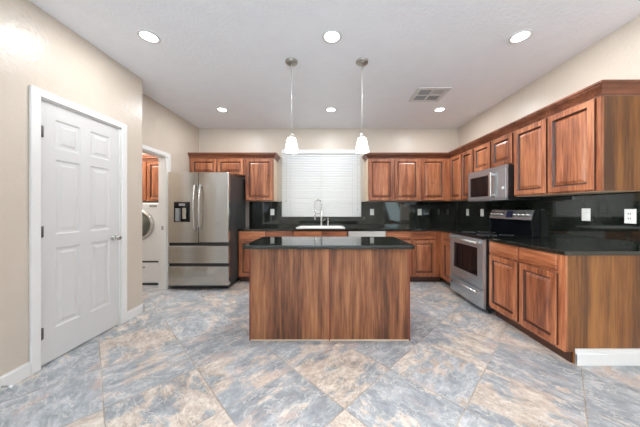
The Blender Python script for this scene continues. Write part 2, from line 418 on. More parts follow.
# casing of the laundry opening
m = MB(); x1 = XL2+0.018
m.box(XL2, x1, OY0-0.06, OY0, 0, OZ+0.06, 0.003); m.box(XL2, x1, OY1, OY1+0.07, 0, OZ+0.06, 0.003); m.box(XL2, x1, OY0, OY1, OZ, OZ+0.06, 0.003)
m.box(XL2-0.122, XL2+0.002, OY1-0.014, OY1, 0, OZ); m.box(XL2-0.122, XL2+0.002, OY0, OY0+0.014, 0, OZ); m.box(XL2-0.122, XL2+0.002, OY0+0.014, OY1-0.014, OZ-0.014, OZ)
cas = struct(m.build('trim_3', TRIMW))
m = MB(); m.box(XL2-0.075, XL2-0.045, OY1-0.017, OY1-0.013, 0.925, 0.985); m.build('strike_plate', NICKEL, cas)

def base(name, pts, h=0.10, tk=0.014):
    m = MB()
    for (x0, x1, y0, y1) in pts:
        m.box(x0, x1, y0, y1, 0, h-0.012)
        # thinner top lip
        if abs(x1-x0) < abs(y1-y0): m.box(x0, x0+(x1-x0)*0.6, y0, y1, h-0.012, h)
        else: m.box(x0, x1, y1-(y1-y0)*0.6, y1, h-0.012, h)
    struct(m.build(name, TRIMW))
base('baseboard_left', [(XL, XL+0.014, -4.6, DY0-0.062), (XL, XL+0.014, DY1+0.062, YJ+0.014)])
base('baseboard_jog', [(XL2, XL+0.014, YJ, YJ+0.014)])

# pantry door: six moulded panels
def raised(mb, P, u0, u1, z0, z1, prof, mats=None):
    loops = []
    for ins, n in prof: loops.append([P(u0+ins, n, z0+ins), P(u1-ins, n, z0+ins), P(u1-ins, n, z1-ins), P(u0+ins, n, z1-ins)])
    mb.rings(loops, True, mats)
d = struct(bpy.data.objects.new('door_1', None)); C.objects.link(d); d.location = (XL-0.03, (DY0+DY1)/2, 0.01)
m = MB()
xs = XL-0.008                                    # face of the door
y0, y1 = DY0+0.013, DY1-0.013
zs = [0.012, 0.27, 0.93, 1.04, 1.66, 1.75, 1.99, DZ-0.014]
cols = [y0, y0+0.105, (y0+y1)/2-0.045, (y0+y1)/2+0.045, y1-0.105, y1]
for i in range(5):
    for j in range(7):
        if i in (1, 3) and j in (1, 3, 5):
            P = lambda u, n, z: (xs+n, u, z)
            raised(m, P, cols[i], cols[i+1], zs[j], zs[j+1], [(0, -0.035), (0, 0), (0.012, -0.007), (0.034, -0.007), (0.052, -0.002), (0.06, -0.002)])
        else:
            m.box(xs-0.035, xs, cols[i], cols[i+1], zs[j], zs[j+1])
bmesh.ops.remove_doubles(m.bm, verts=m.bm.verts, dist=0.0002)
m.build('door_panel', WHITE, d)
for z in (0.267, 1.07, 1.86):
    m = MB(); m.tube([(XL+0.004, DY0+0.012, z-0.045), (XL+0.004, DY0+0.012, z+0.045)], 0.008, 10); m.box(XL-0.007, XL+0.002, DY0+0.0, DY0+0.03, z-0.043, z+0.043)
    m.build('hinge', HINGE, d)
m = MB(); ky, kz = 2.505, 0.95
m.lathe([(0.0, 0), (0.033, 0.0), (0.033, 0.006), (0.026, 0.011), (0.012, 0.014), (0.011, 0.035), (0.02, 0.041), (0.028, 0.052), (0.028, 0.062), (0.02, 0.07), (0, 0.072)], (xs, ky, kz), (1, 0, 0), 28)
m.build('door_knob', CHROME, d)

# ------------------------------------------------------------------ cabinets
DOORPROF = [(0, 0.0), (0, 0.017), (0.004, 0.022), (0.050, 0.022), (0.056, 0.010), (0.066, 0.006), (0.094, 0.020), (0.097, 0.020)]
DRAWPROF = [(0, 0.0), (0, 0.015), (0.004, 0.020), (0.008, 0.020)]
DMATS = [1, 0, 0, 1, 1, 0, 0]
PB = lambda yf: (lambda u, n, z: (u, yf-n, z))
PR = lambda xf: (lambda u, n, z: (xf-n, u, z))
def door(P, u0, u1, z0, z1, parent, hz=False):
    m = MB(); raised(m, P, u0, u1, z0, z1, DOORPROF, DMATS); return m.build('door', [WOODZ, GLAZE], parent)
def drawer(P, u0, u1, z0, z1, parent, mat):
    m = MB(); raised(m, P, u0, u1, z0, z1, DRAWPROF); return m.build('drawer_front', mat, parent)

YF, XF = 4.03, 1.905                             # faces of the base cabinets
CB, CT = 0.88, 0.915                             # underside and top of the counters
G = 0.004
def base_back(x0, x1, label, fronts, doors, hollow=False, name='base_cabinet'):
    e = thing(name, label, 'cabinet', ((x0+x1)/2, 4.33, 0))
    m = MB()
    if hollow:
        m.box(x0, x0+0.018, YF, 4.63, 0.10, CB); m.box(x1-0.018, x1, YF, 4.63, 0.10, CB); m.box(x0, x1, YF, 4.63, 0.10, 0.12)
        m.box(x0, x1, YF, YF+0.02, 0.12, CB)
    else: m.box(x0, x1, YF, 4.63, 0.10, CB)
    m.build('body', WOODZ, e)
    m = MB(); m.box(x0, x1, YF+0.07, YF+0.09, 0, 0.10); m.build('toe_kick', KICK, e)
    for a, b in fronts: drawer(PB(YF), a, b, 0.738, 0.872, e, WOODX)
    for a, b in doors: door(PB(YF), a, b, 0.125, 0.718, e)
    return e
base_back(-1.515, -1.052, 'cherry base cabinet beside the refrigerator, drawer over one door', [(-1.495, -1.067)], [(-1.495, -1.067)])
base_back(-1.050, -0.602, 'narrow cherry base cabinet left of the sink cabinet', [(-1.032, -0.62)], [(-1.032, -0.62)])
base_back(-0.600, 0.338, 'wide cherry sink cabinet below the window with two false drawer fronts', [(-0.575, -0.118), (-0.10, 0.315)], [(-0.575, -0.138), (-0.126, 0.315)], True, 'sink_cabinet')
base_back(0.978, 1.408, 'cherry base cabinet just right of the dishwasher', [(0.995, 1.392)], [(0.995, 1.392)])
base_back(1.410, XF+0.02, 'cherry base cabinet in the back corner near the range', [(1.43, 1.81)], [(1.43, 1.81)])

def base_right(y0, y1, label, fronts, doors, endpanel=False):
    e = thing('base_cabinet', label, 'cabinet', (2.2, (y0+y1)/2, 0))
    m = MB(); m.box(XF, 2.515, y0, y1, 0.10, CB); m.build('body', WOODZ, e)
    m = MB(); m.box(XF+0.068, XF+0.088, y0, y1, 0, 0.10); m.build('toe_kick', KICK, e)
    for a, b in fronts: drawer(PR(XF), a, b, 0.738, 0.872, e, WOODY)
    for a, b in doors: door(PR(XF), a, b, 0.125, 0.718, e)
    return e
base_right(3.585, 4.028, 'narrow cherry base cabinet between the range and back corner', [(3.60, 3.90)], [(3.60, 3.90)])
e = base_right(1.935, 2.80, 'wide cherry base cabinet at the counter end, two drawers over two doors', [(1.967, 2.348), (2.375, 2.785)], [(1.967, 2.348), (2.375, 2.785)])
m = MB(); m.box(XF, 2.52, 1.916, 1.935, 0.10, CB); m.box(XF+0.085, 2.52, 1.916, 1.935, 0, 0.10); o = m.build('end_panel', GOLDEN, e); o['label'] = 'golden brown striped veneer end panel'
m = MB(); m.box(XF-0.002, XF+0.018, 1.912, 1.934, 0.10, CB); m.build('corner_stile', WOODZ, e)
# white base moulding at the foot of that end panel
m = MB(); m.box(XF+0.083, 2.64, 1.901, 1.9155, 0, 0.112); m.box(XF+0.083, 2.64, 1.905, 1.9155, 0.112, 0.128); m.box(XF+0.083, 2.64, 1.895, 1.9155, 0, 0.09, 0.003)
struct(m.build('baseboard_right', TRIMW))

# upper cabinets
UF_Y, UF_X, UB, UT = 4.31, 2.198, 1.397, 2.16
UPD = (UB+0.012, UT-0.005)
def upper_back(x0, x1, z0, z1, label, doors, side=None):
    e = thing('wall_cabinet', label, 'cabinet', ((x0+x1)/2, 4.47, z0))
    m = MB(); m.box(x0, x1, UF_Y, YB-0.005, z0, z1); m.build('body', WOODZ, e)
    for a, b in doors: door(PB(UF_Y), a, b, z0+0.012, z1-0.006, e)
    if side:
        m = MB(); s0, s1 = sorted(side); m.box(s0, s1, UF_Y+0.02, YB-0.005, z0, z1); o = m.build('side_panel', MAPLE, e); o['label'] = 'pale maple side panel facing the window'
        m = MB(); m.box(x0, x1, UF_Y+0.02, YB-0.005, z0-0.004, z0); m.build('underside', MAPLE, e)
    return e
upper_back(-2.505, -1.50, 1.86, UT, 'wide short cherry wall cabinet above the refrigerator, two doors', [(-2.47, -2.02), (-1.99, -1.525)])
upper_back(-1.498, -0.985, UB, UT, 'single-door cherry wall cabinet left of the window', [(-1.475, -1.005)], (-0.985, -0.981))
upper_back(0.725, 1.66, UB, UT, 'two-door cherry wall cabinet right of the window', [(0.742, 1.178), (1.207, 1.64)], (0.725, 0.721))
upper_back(1.662, UF_X+0.1, UB, UT, 'one-door cherry wall cabinet in the back corner', [(1.69, 2.11)])
def upper_right(y0, y1, z0, z1, label, doors):
    e = thing('wall_cabinet', label, 'cabinet', (2.35, (y0+y1)/2, z0))
    m = MB(); m.box(UF_X, XR-0.005, y0, y1, z0, z1); m.build('body', WOODZ, e)
    for a, b in doors: door(PR(UF_X), a, b, z0+0.012, z1-0.006, e)
    m = MB(); m.box(UF_X+0.02, XR-0.005, y0, y1, z0-0.004, z0); m.build('underside', MAPLE, e)
    return e
upper_right(3.575, UF_Y-0.002, UB, UT, 'cherry wall cabinet between the microwave and back corner, two narrow doors', [(3.592, 3.885), (3.905, 4.235)])
upper_right(2.805, 3.573, 1.785, UT, 'short two-door cherry wall cabinet above the microwave', [(2.822, 3.178), (3.205, 3.56)])
e = upper_right(1.935, 2.80, UB, UT, 'large two-door cherry wall cabinet at the near end, above the counter', [(1.95, 2.362), (2.382, 2.785)])
m = MB(); m.box(UF_X+0.0, XR-0.002, 1.916, 1.935, UB, UT); o = m.build('end_panel', GOLDEN, e); o['label'] = 'golden brown veneer end panel'
m = MB(); m.box(UF_X-0.003, UF_X+0.018, 1.913, 1.934, UB, UT); m.build('corner_stile', WOODZ, e)

def crown(path, name, label):
    prof = [(0.0, UT), (0.006, UT), (0.006, UT+0.012), (0.012, UT+0.02), (0.018, UT+0.034), (0.028, UT+0.05), (0.040, UT+0.062), (0.046, UT+0.068), (0.046, UT+0.078), (0.056, UT+0.084), (0.056, UT+0.10), (0.0, UT+0.10)]
    pts = [Vector(p) for p in path]; m = MB(); loops = []
    nrm = []
    for a, b in zip(pts, pts[1:]):
        d = (b-a).normalized(); nrm.append(Vector((d.y, -d.x)))
    for i, p in enumerate(pts):
        if i == 0: o = nrm[0]
        elif i == len(pts)-1: o = nrm[-1]
        else: o = (nrm[i-1]+nrm[i]) / (1 + nrm[i-1].dot(nrm[i]))
        loops.append([(p.x+o.x*u, p.y+o.y*u, z) for u, z in prof])
    m.rings(loops)
    o = m.build(name, CROWNX); return tag(o, label, 'moulding')
crown([(-2.51, UF_Y), (-0.981, UF_Y), (-0.981, YB-0.003)], 'crown_moulding', 'dark cherry crown moulding running above the refrigerator to the window')
crown([(0.721, YB-0.003), (0.721, UF_Y), (UF_X, UF_Y), (UF_X, 1.913), (XR-0.003, 1.913)], 'crown_moulding', 'long L-shaped dark cherry crown moulding turning the corner along the right wall')

# ------------------------------------------------------------------ counters and granite splash
SX0, SX1, SY0, SY1 = -0.535, 0.275, 4.11, 4.50     # sink cut-out
m = MB(); cy = YF-0.03
m.box(-1.52, SX0, cy, YB-0.003, CB, CT); m.box(SX1, XR-0.003, cy, YB-0.003, CB, CT)
m.box(SX0, SX1, cy, SY0, CB, CT); m.box(SX0, SX1, SY1, YB-0.003, CB, CT)
m.box(XF-0.03, XR-0.003, 3.575, cy, CB, CT)
tag(m.build('countertop', GRANITE), 'dark green granite countertop along the back wall, holding the sink', 'countertop')
m = MB(); m.box(XF-0.03, XR-0.003, 1.888, 2.805, CB, CT, 0.004)
tag(m.build('countertop', GRANITE), 'dark granite countertop right of the range, over the end cabinet', 'countertop')
m = MB(); ys = YB-0.018
m.box(-1.53, -0.985, ys, YB-0.001, CT, UB-0.005); m.box(-0.985, -0.9, ys, YB-0.001, CT, UB-0.005); m.box(-0.9, 0.648, ys, YB-0.001, CT, 1.098); m.box(0.648, XR-0.02, ys, YB-0.001, CT, UB-0.005)
tag(m.build('backsplash', GRANITE), 'polished dark granite backsplash on the back wall, stepping down under the window', 'backsplash')
m = MB(); m.box(XR-0.018, XR-0.001, 1.913, YB-0.018, CT, UB-0.005)
tag(m.build('backsplash', GRANITE), 'polished dark granite backsplash on the right wall reflecting the blinds', 'backsplash')

# ------------------------------------------------------------------ island
IX0, IX1, IY0, IY1 = -0.746, 0.779, 2.26, 2.86
e = thing('kitchen_island', 'kitchen island with striped brown wood front and dark granite top', 'kitchen island', (0.016, 2.56, 0))
m = MB(); m.box(IX0+0.012, IX1-0.012, IY0+0.012, IY1-0.02, 0.10, CB); m.box(IX0+0.012, IX1-0.012, IY0+0.012, IY1-0.08, 0, 0.10); m.build('body', WOODZ, e)
for a, b in ((IX0+0.012, 0.008), (0.02, IX1-0.012)):
    m = MB(); m.box(a, b, IY0, IY0+0.012, 0.012, CB); m.build('front_panel', PANEL, e)
for a, b in ((IX0, IX0+0.012), (0.008, 0.02), (IX1-0.012, IX1)):
    m = MB(); m.box(a, b, IY0-0.003, IY0+0.012, 0.0, CB); m.build('edge_strip', REDEDGE, e)
for a, b in ((IX0, IX0+0.012), (IX1-0.012, IX1)):
    m = MB(); m.box(a, b, IY0+0.012, IY1-0.02, 0.0, CB); m.build('side_panel', PANEL, e)
m = MB(); m.box(IX0+0.012, IX1-0.012, IY0-0.002, IY0+0.010, 0, 0.012); m.build('bottom_strip', MAPLE, e)
P = lambda u, n, z: (u, IY1-0.02+n, z)
for k in range(3):
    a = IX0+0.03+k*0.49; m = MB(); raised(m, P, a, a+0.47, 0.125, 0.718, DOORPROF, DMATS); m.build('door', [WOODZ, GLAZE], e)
    m = MB(); raised(m, P, a, a+0.47, 0.738, 0.872, DRAWPROF); m.build('drawer_front', WOODX, e)
m = MB(); m.box(-0.79, 0.80, 2.186, 2.892, CB, CT, 0.006, 3); o = m.build('countertop', GRANITE, e); o['label'] = 'glossy dark granite top'

# ------------------------------------------------------------------ refrigerator
FX0, FX1, FY, FB = -2.452, -1.526, 3.65, 4.42
e = thing('refrigerator', 'stainless four-door refrigerator with ice dispenser by the laundry opening', 'refrigerator', ((FX0+FX1)/2, 4.1, 0))
fd = FY+0.075                                       # back of the doors
m = MB(); m.box(FX0+0.004, FX1-0.004, fd+0.008, FB, 0.075, 1.80, 0.006); o = m.build('case', DARKGREY, e); o['label'] = 'dark grey painted case'
m = MB(); m.box(FX0+0.03, FX1-0.03, FY+0.06, FB-0.02, 0.015, 0.075); m.build('base_grille', BLACK, e)
m = MB(); m.box(FX0+0.012, FX1-0.012, fd, fd+0.012, 0.075, 1.795); m.build('door_gasket', BLACK, e)
xm = (FX0+FX1)/2
hx0, hx1, hz0, hz1 = -2.362, -2.118, 1.05, 1.357
m = MB()                                             # left door with the dispenser hole
m.box(FX0, hx0, FY, fd, 0.735, 1.815); m.box(hx1, xm-0.003, FY, fd, 0.735, 1.815); m.box(hx0, hx1, FY, fd, 0.735, hz0); m.box(hx0, hx1, FY, fd, hz1, 1.815)
bmesh.ops.remove_doubles(m.bm, verts=m.bm.verts, dist=1e-5)
ld = m.build('door', STEEL, e)
m = MB(); m.box(xm+0.003, FX1, FY, fd, 0.735, 1.815, 0.008, 3); rd = m.build('door', STEEL, e)
dsp = MB(); b = 0.008
dsp.box(hx0, hx0+b, FY-0.003, FY+0.07, hz0, hz1); dsp.box(hx1-b, hx1, FY-0.003, FY+0.07, hz0, hz1); dsp.box(hx0, hx1, FY-0.003, FY+0.07, hz0, hz0+0.012); dsp.box(hx0, hx1, FY+0.062, FY+0.07, hz0, hz1)
dsp.box(hx0, hx1, FY-0.003, FY+0.07, hz1-0.075, hz1)
dispenser = dsp.build('water_dispenser', BLACKGLASS, ld)
m = MB(); m.box(-2.285, -2.19, FY-0.006, FY-0.003, 1.30, 1.335); m.build('control_display', GREYPL, ld)
m = MB(); m.box(-2.262, -2.20, FY+0.035, FY+0.045, 1.095, 1.27, 0.004); m.build('paddle', STEEL, ld)
m = MB(); m.box(hx0+0.01, hx0+0.07, FY+0.01, FY+0.055, 1.062, 1.262, 0.004); m.build('ice_chute', GREYPL, ld)
for z0, z1 in ((0.415, 0.682), (0.075, 0.366)):
    m = MB(); m.box(FX0, FX1, FY, fd, z0, z1, 0.006, 3); dr = m.build('freezer_drawer', STEEL, e)
    m = MB(); m.box(FX0+0.004, FX1-0.004, FY+0.02, fd, z1+0.001, z1+0.05); m.build('finger_grip', BLACK, dr)
for s, dd in ((-1, ld), (1, rd)):
    hx = xm + s*0.042; pts = []
    for k in range(15):
        tt = k/14; z = 0.92+tt*0.71; out = 0.02+0.048*math.sin(PI*tt)**0.6
        pts.append((hx, FY-out, z))
    m = MB(); m.tube(pts, 0.0125, 12)
    for z in (0.93, 1.62): m.lathe([(0.0, 0), (0.011, 0), (0.011, 0.03), (0, 0.03)], (hx, FY, z), (0, -1, 0), 12)
    m.build('handle', CHROME, dd)

# ------------------------------------------------------------------ dishwasher
e = thing('dishwasher', 'stainless dishwasher right of the sink cabinet, mostly behind the island', 'dishwasher', (0.66, 4.33, 0))
m = MB(); m.box(0.344, 0.972, YF+0.02, 4.60, 0.10, CB-0.004); m.build('tub', DARKGREY, e)
m = MB(); m.box(0.346, 0.970, YF-0.022, YF+0.019, 0.115, 0.735, 0.005); m.build('door', STEEL, e)
m = MB(); m.box(0.346, 0.970, YF-0.025, YF+0.019, 0.74, 0.872, 0.004); cp = m.build('control_panel', SILVER, e)
m = MB(); m.box(0.37, 0.945, YF-0.045, YF-0.027, 0.755, 0.772, 0.004); m.box(0.38, 0.40, YF-0.03, YF-0.024, 0.755, 0.772); m.box(0.915, 0.935, YF-0.03, YF-0.024, 0.755, 0.772); m.build('handle', CHROME, cp)
m = MB(); m.box(0.346, 0.970, YF+0.05, YF+0.07, 0.005, 0.10); m.build('toe_kick', BLACK, e)

# ------------------------------------------------------------------ range
RX, RY0, RY1 = 1.83, 2.813, 3.567
e = thing('range', 'freestanding stainless range with black glass cooktop against the right wall', 'range', (2.15, 3.19, 0))
m = MB(); m.box(RX+0.04, XR-0.024, RY0, RY1, 0.05, 0.895); m.build('body', BLACK, e)
for x in (1.95, 2.42):
    for y in (RY0+0.06, RY1-0.06):
        m = MB(); m.lathe([(0, 0), (0.018, 0), (0.018, 0.01), (0.01, 0.014), (0.01, 0.05), (0, 0.05)], (x, y, 0), (0, 0, 1), 14); m.build('foot', BLACK, e)
m = MB(); m.box(RX+0.005, XR-0.024, RY0-0.002, RY1+0.002, 0.898, 0.922, 0.004); ck = m.build('cooktop', BLACKGLASS, e)
for x, y, r in ((2.0, 3.0, 0.105), (2.0, 3.38, 0.08), (2.25, 3.0, 0.075), (2.25, 3.38, 0.105)):
    m = MB(); m.lathe([(r-0.004, 0), (r-0.004, 0.0006), (r, 0.0006), (r, 0)], (x, y, 0.9222), (0, 0, 1), 40); m.build('burner_ring', GREYPL, ck)
m = MB()
wy0, wy1, wz0, wz1 = RY0+0.105, RY1-0.105, 0.425, 0.775
m.box(RX, RX+0.04, RY0, wy0, 0.295, 0.885); m.box(RX, RX+0.04, wy1, RY1, 0.295, 0.885); m.box(RX, RX+0.04, wy0, wy1, 0.295, wz0); m.box(RX, RX+0.04, wy0, wy1, wz1, 0.885)
bmesh.ops.remove_doubles(m.bm, verts=m.bm.verts, dist=1e-5)
od = m.build('oven_door', STEELY, e)
m = MB(); m.box(RX+0.006, RX+0.035, wy0-0.002, wy1+0.002, wz0-0.002, wz1+0.002); m.build('oven_window', BLACKGLASS, od)
m = MB(); m.box(RX-0.004, RX, 3.13, 3.25, 0.335, 0.362, 0.003); m.build('badge', CHROME, od)
def barhandle(z, parent, y0=RY0+0.03, y1=RY1-0.03):
    m = MB(); m.tube([(RX-0.055, y0, z), (RX-0.055, y1, z)], 0.013, 14)
    for y in (y0+0.03, y1-0.03): m.obox((RX-0.028, y, z), (0.028, 0, 0), (0, 0.012, 0), (0, 0, 0.010))
    m.build('handle', CHROME, parent)
barhandle(0.845, od)
m = MB(); m.box(RX+0.002, RX+0.04, RY0, RY1, 0.06, 0.285, 0.004); sd = m.build('warming_drawer', STEELY, e)
barhandle(0.25, sd)
# raised back control panel
bx = XR-0.024
m = MB(); m.rings([[(bx-0.075, y, 0.922), (bx, y, 0.922), (bx, y, 1.235), (bx-0.045, y, 1.235), (bx-0.085, y, 1.115), (bx-0.085, y, 1.095), (bx-0.06, y, 1.085)] for y in (RY0+0.012, RY1-0.012)])
bgd = m.build('backguard', BLACKGLASS, e)
for y in (RY0+0.0, RY1-0.014):
    m = MB(); m.rings([[(bx-0.08, yy, 0.922), (bx, yy, 0.922), (bx, yy, 1.24), (bx-0.05, yy, 1.24), (bx-0.09, yy, 1.115), (bx-0.09, yy, 1.09)] for yy in (y, y+0.012)]); m.build('end_cap', BLACK, bgd)
nrm = Vector((-0.120, 0, 0.040)).normalized(); tv = Vector((0.04, 0, 0.12)).normalized()
c0 = Vector((bx-0.065, (RY0+RY1)/2, 1.175))
m = MB(); m.obox(c0+nrm*0.002, tv*0.064, (0, 0.362, 0), nrm*0.004, 0.002); cpn = m.build('control_panel', STEELY, bgd)
m = MB(); m.obox(c0+nrm*0.007+Vector((0, -0.01, 0)), tv*0.045, (0, 0.062, 0), nrm*0.003); m.build('display', DISPLAY, cpn)
for y in (-0.30, -0.235, -0.17, -0.105, 0.13, 0.20, 0.26, 0.32):
    m = MB(); cc = c0+Vector((0, y, 0))+nrm*0.005
    m.lathe([(0.0, 0), (0.026, 0), (0.026, 0.006), (0.020, 0.010), (0.018, 0.03), (0.0, 0.032)], cc, nrm, 20)
    m.obox(cc+nrm*0.034, tv*0.018, (0, 0.004, 0), nrm*0.004)
    m.build('knob', CHROME, cpn)

# ------------------------------------------------------------------ microwave
MX = 2.10; MZ0, MZ1 = 1.36, 1.778
e = thing('microwave', 'stainless over-the-range microwave hung below the short cabinet', 'microwave', (2.3, 3.19, MZ0))
m = MB(); m.box(MX+0.03, XR-0.02, 2.812, 3.568, MZ0, MZ1); m.build('case', BLACK, e)
my0, my1 = 2.812, 3.568
m = MB(); m.box(MX, MX+0.03, my0, 2.985, MZ0+0.02, MZ1-0.042, 0.003); m.build('control_panel', STEELY, e)
m = MB(); m.box(MX+0.002, MX+0.03, my0, my1, MZ1-0.04, MZ1); m.build('vent_strip', STEELY, e)
m = MB(); m.box(MX+0.004, MX+0.03, my0, my1, MZ0, MZ0+0.018); m.build('bottom_strip', STEELY, e)
m = MB(); a0, a1, b0, b1 = 3.105, 3.515, MZ0+0.06, MZ1-0.085
m.box(MX, MX+0.03, 2.987, a0, MZ0+0.02, MZ1-0.042); m.box(MX, MX+0.03, a1, my1, MZ0+0.02, MZ1-0.042); m.box(MX, MX+0.03, a0, a1, MZ0+0.02, b0); m.box(MX, MX+0.03, a0, a1, b1, MZ1-0.042)
bmesh.ops.remove_doubles(m.bm, verts=m.bm.verts, dist=1e-5)
md = m.build('door', STEELY, e)
m = MB(); m.box(MX+0.004, MX+0.028, a0-0.001, a1+0.001, b0-0.001, b1+0.001); m.build('door_window', BLACKGLASS, md)
m = MB(); m.box(MX-0.048, MX-0.032, 3.012, 3.052, MZ0+0.04, MZ1-0.06, 0.005)
for z in (MZ0+0.07, MZ1-0.09): m.obox((MX-0.018, 3.032, z), (0.018, 0, 0), (0, 0.010, 0), (0, 0, 0.010))
m.build('handle', CHROME, md)
m = MB(); m.box(MX-0.003, MX, 2.835, 2.875, MZ0+0.13, MZ0+0.16, 0.002); m.build('badge', ENAMEL, e)

# ------------------------------------------------------------------ sink, faucet, soap dispenser
e = thing('kitchen_sink', 'white enamel drop-in sink under the window', 'sink', (-0.13, 4.3, CT))
m = MB()
def rr(x0, x1, y0, y1, z, r, n=6):
    pts = []
    for cx, cy_, a0_ in ((x1-r, y1-r, 0), (x0+r, y1-r, PI/2), (x0+r, y0+r, PI), (x1-r, y0+r, 1.5*PI)):
        for k in range(n+1):
            a = a0_+PI/2*k/n; pts.append((cx+r*math.cos(a), cy_+r*math.sin(a), z))
    return pts
X0, X1, Y0, Y1 = -0.555, 0.295, 4.085, 4.545
m.rings([rr(X0, X1, Y0, Y1, CT+0.0005, 0.03), rr(X0, X1, Y0, Y1, CT+0.012, 0.03), rr(X0+0.01, X1-0.01, Y0+0.01, Y1-0.01, CT+0.018, 0.03), rr(X0+0.03, X1-0.03, Y0+0.035, Y1-0.07, CT+0.016, 0.05),
         rr(X0+0.035, X1-0.035, Y0+0.042, Y1-0.075, CT-0.02, 0.05), rr(X0+0.06, X1-0.06, Y0+0.06, Y1-0.1, CT-0.19, 0.06), rr(X0+0.08, X1-0.08, Y0+0.08, Y1-0.12, CT-0.20, 0.05)], cap=False)
m.face([m.bm.verts[:][i] for i in range(0)]) if False else None
m.bm.verts.ensure_lookup_table(); m.bm.faces.new(m.bm.verts[-28:])
m.build('basin', SINKW, e)
m = MB(); m.lathe([(0, 0.004), (0.03, 0.004), (0.045, 0.002), (0.045, 0.0), (0, 0)], (-0.13, 4.3, CT-0.199), (0, 0, 1), 24); m.build('drain', CHROME, e)

fx, fy, fz = -0.125, 4.515, CT+0.0175
e = thing('faucet', 'tall spring-neck nickel faucet standing behind the sink', 'faucet', (fx, fy, fz))
m = MB(); m.lathe([(0, 0), (0.028, 0), (0.028, 0.008), (0.02, 0.012), (0.018, 0.12), (0.022, 0.125), (0.022, 0.17), (0.014, 0.175), (0.012, 0.36), (0, 0.36)], (fx, fy, fz), (0, 0, 1), 20); m.build('body', CHROME, e)
dirv = Vector((-0.95, -0.31, 0)).normalized(); R = 0.062
pts = [Vector((fx, fy, fz+0.35))]
for k in range(17):
    a = PI*k/16; pts.append(Vector((fx, fy, fz+0.42)) + dirv*(R-R*math.cos(a)) + Vector((0, 0, R*math.sin(a)*1.15)))
end = Vector((fx, fy, 0)) + dirv*2*R
pts += [Vector((end.x, end.y, fz+z)) for z in (0.36, 0.30, 0.25)]
m = MB(); m.tube(pts, 0.0085, 10)
# coil rings of the spring
L = 0
for a, b in zip(pts, pts[1:]):
    n = max(1, int((b-a).length/0.011))
    for k in range(n):
        p = a.lerp(b, k/n); m.lathe([(0.0085, -0.003), (0.0125, 0), (0.0085, 0.003)], p, (b-a), 10)
m.build('spring_neck', CHROME, e)
m = MB(); m.lathe([(0, 0), (0.017, 0), (0.019, 0.02), (0.016, 0.06), (0.013, 0.14), (0, 0.14)], (end.x, end.y, fz+0.12), (0, 0, 1), 16); m.build('spray_head', CHROME, e)
m = MB(); m.tube([(fx, fy, fz+0.235), tuple(Vector((end.x, end.y, fz+0.235)))], 0.006, 8); m.build('docking_arm', CHROME, e)
m = MB(); m.tube([(fx+0.015, fy, fz+0.09), (fx+0.04, fy-0.01, fz+0.10), (fx+0.075, fy-0.02, fz+0.135)], 0.006, 8); m.build('lever_handle', CHROME, e)
sx_ = 0.0
e = thing('soap_dispenser', 'small nickel soap dispenser right of the faucet', 'soap dispenser', (sx_, fy, fz))
m = MB(); m.lathe([(0, 0), (0.02, 0), (0.02, 0.006), (0.014, 0.01), (0.013, 0.09), (0.009, 0.095), (0.007, 0.15), (0, 0.15)], (sx_, fy, fz), (0, 0, 1), 16); m.build('bottle_neck', CHROME, e)
m = MB(); m.tube([(sx_, fy, fz+0.145), (sx_, fy-0.02, fz+0.17), (sx_, fy-0.06, fz+0.175), (sx_, fy-0.075, fz+0.16)], 0.007, 8); m.build('spout', CHROME, e)

# ------------------------------------------------------------------ blinds
e = thing('window_blind', 'closed white horizontal blind covering the window over the sink', 'blind', (-0.127, YB-0.02, 1.10))
bx0, bx1, by = -0.872, 0.622, YB-0.010
m = MB(); m.box(-0.888, 0.636, YB-0.085, YB-0.012, 2.31, 2.388, 0.004); m.build('valance', BLIND, e)
m = MB(); z = 1.135; p = 0.0475
while z < 2.315:
    # one slat: a shallow curved strip, room-side edge down
    prof = []
    for k in range(7):
        a = -0.5+k/6; bow = 0.010*(1-4*a*a)
        prof.append((a*0.060, bow))
    c, sn = math.cos(math.radians(56)), math.sin(math.radians(56))
    pp = [(by-0.035+a*c-b*sn, z+0.018+a*sn+b*c) for a, b in prof]; pp += [(by-0.035+a*c-(b-0.002)*sn, z+0.018+a*sn+(b-0.002)*c) for a, b in reversed(prof)]
    m.rings([[(x, yy, zz) for yy, zz in pp] for x in (bx0, bx1)]); z += p
m.build('slats', BLIND, e)
m = MB(); m.box(bx0, bx1, by-0.06, by-0.01, 1.103, 1.125, 0.003); m.build('bottom_rail', BLIND, e)
for x in (-0.72, -0.13, 0.47):
    m = MB(); m.tube([(x, by-0.064, 1.125), (x, by-0.064, 2.31)], 0.0018, 6); m.build('ladder_cord', WHITE, e)
for x, z in ((-0.80, 1.385), (0.565, 1.225)):
    m = MB(); m.lathe([(0, 0), (0.008, 0.003), (0.006, 0.02), (0, 0.03)], (x, by-0.075, z), (0, 0, 1), 10); m.tube([(x, by-0.075, z+0.028), (x, by-0.075, 2.32)], 0.0012, 5); m.build('pull_cord', GREYPL if z > 1.3 else NICKEL, e)

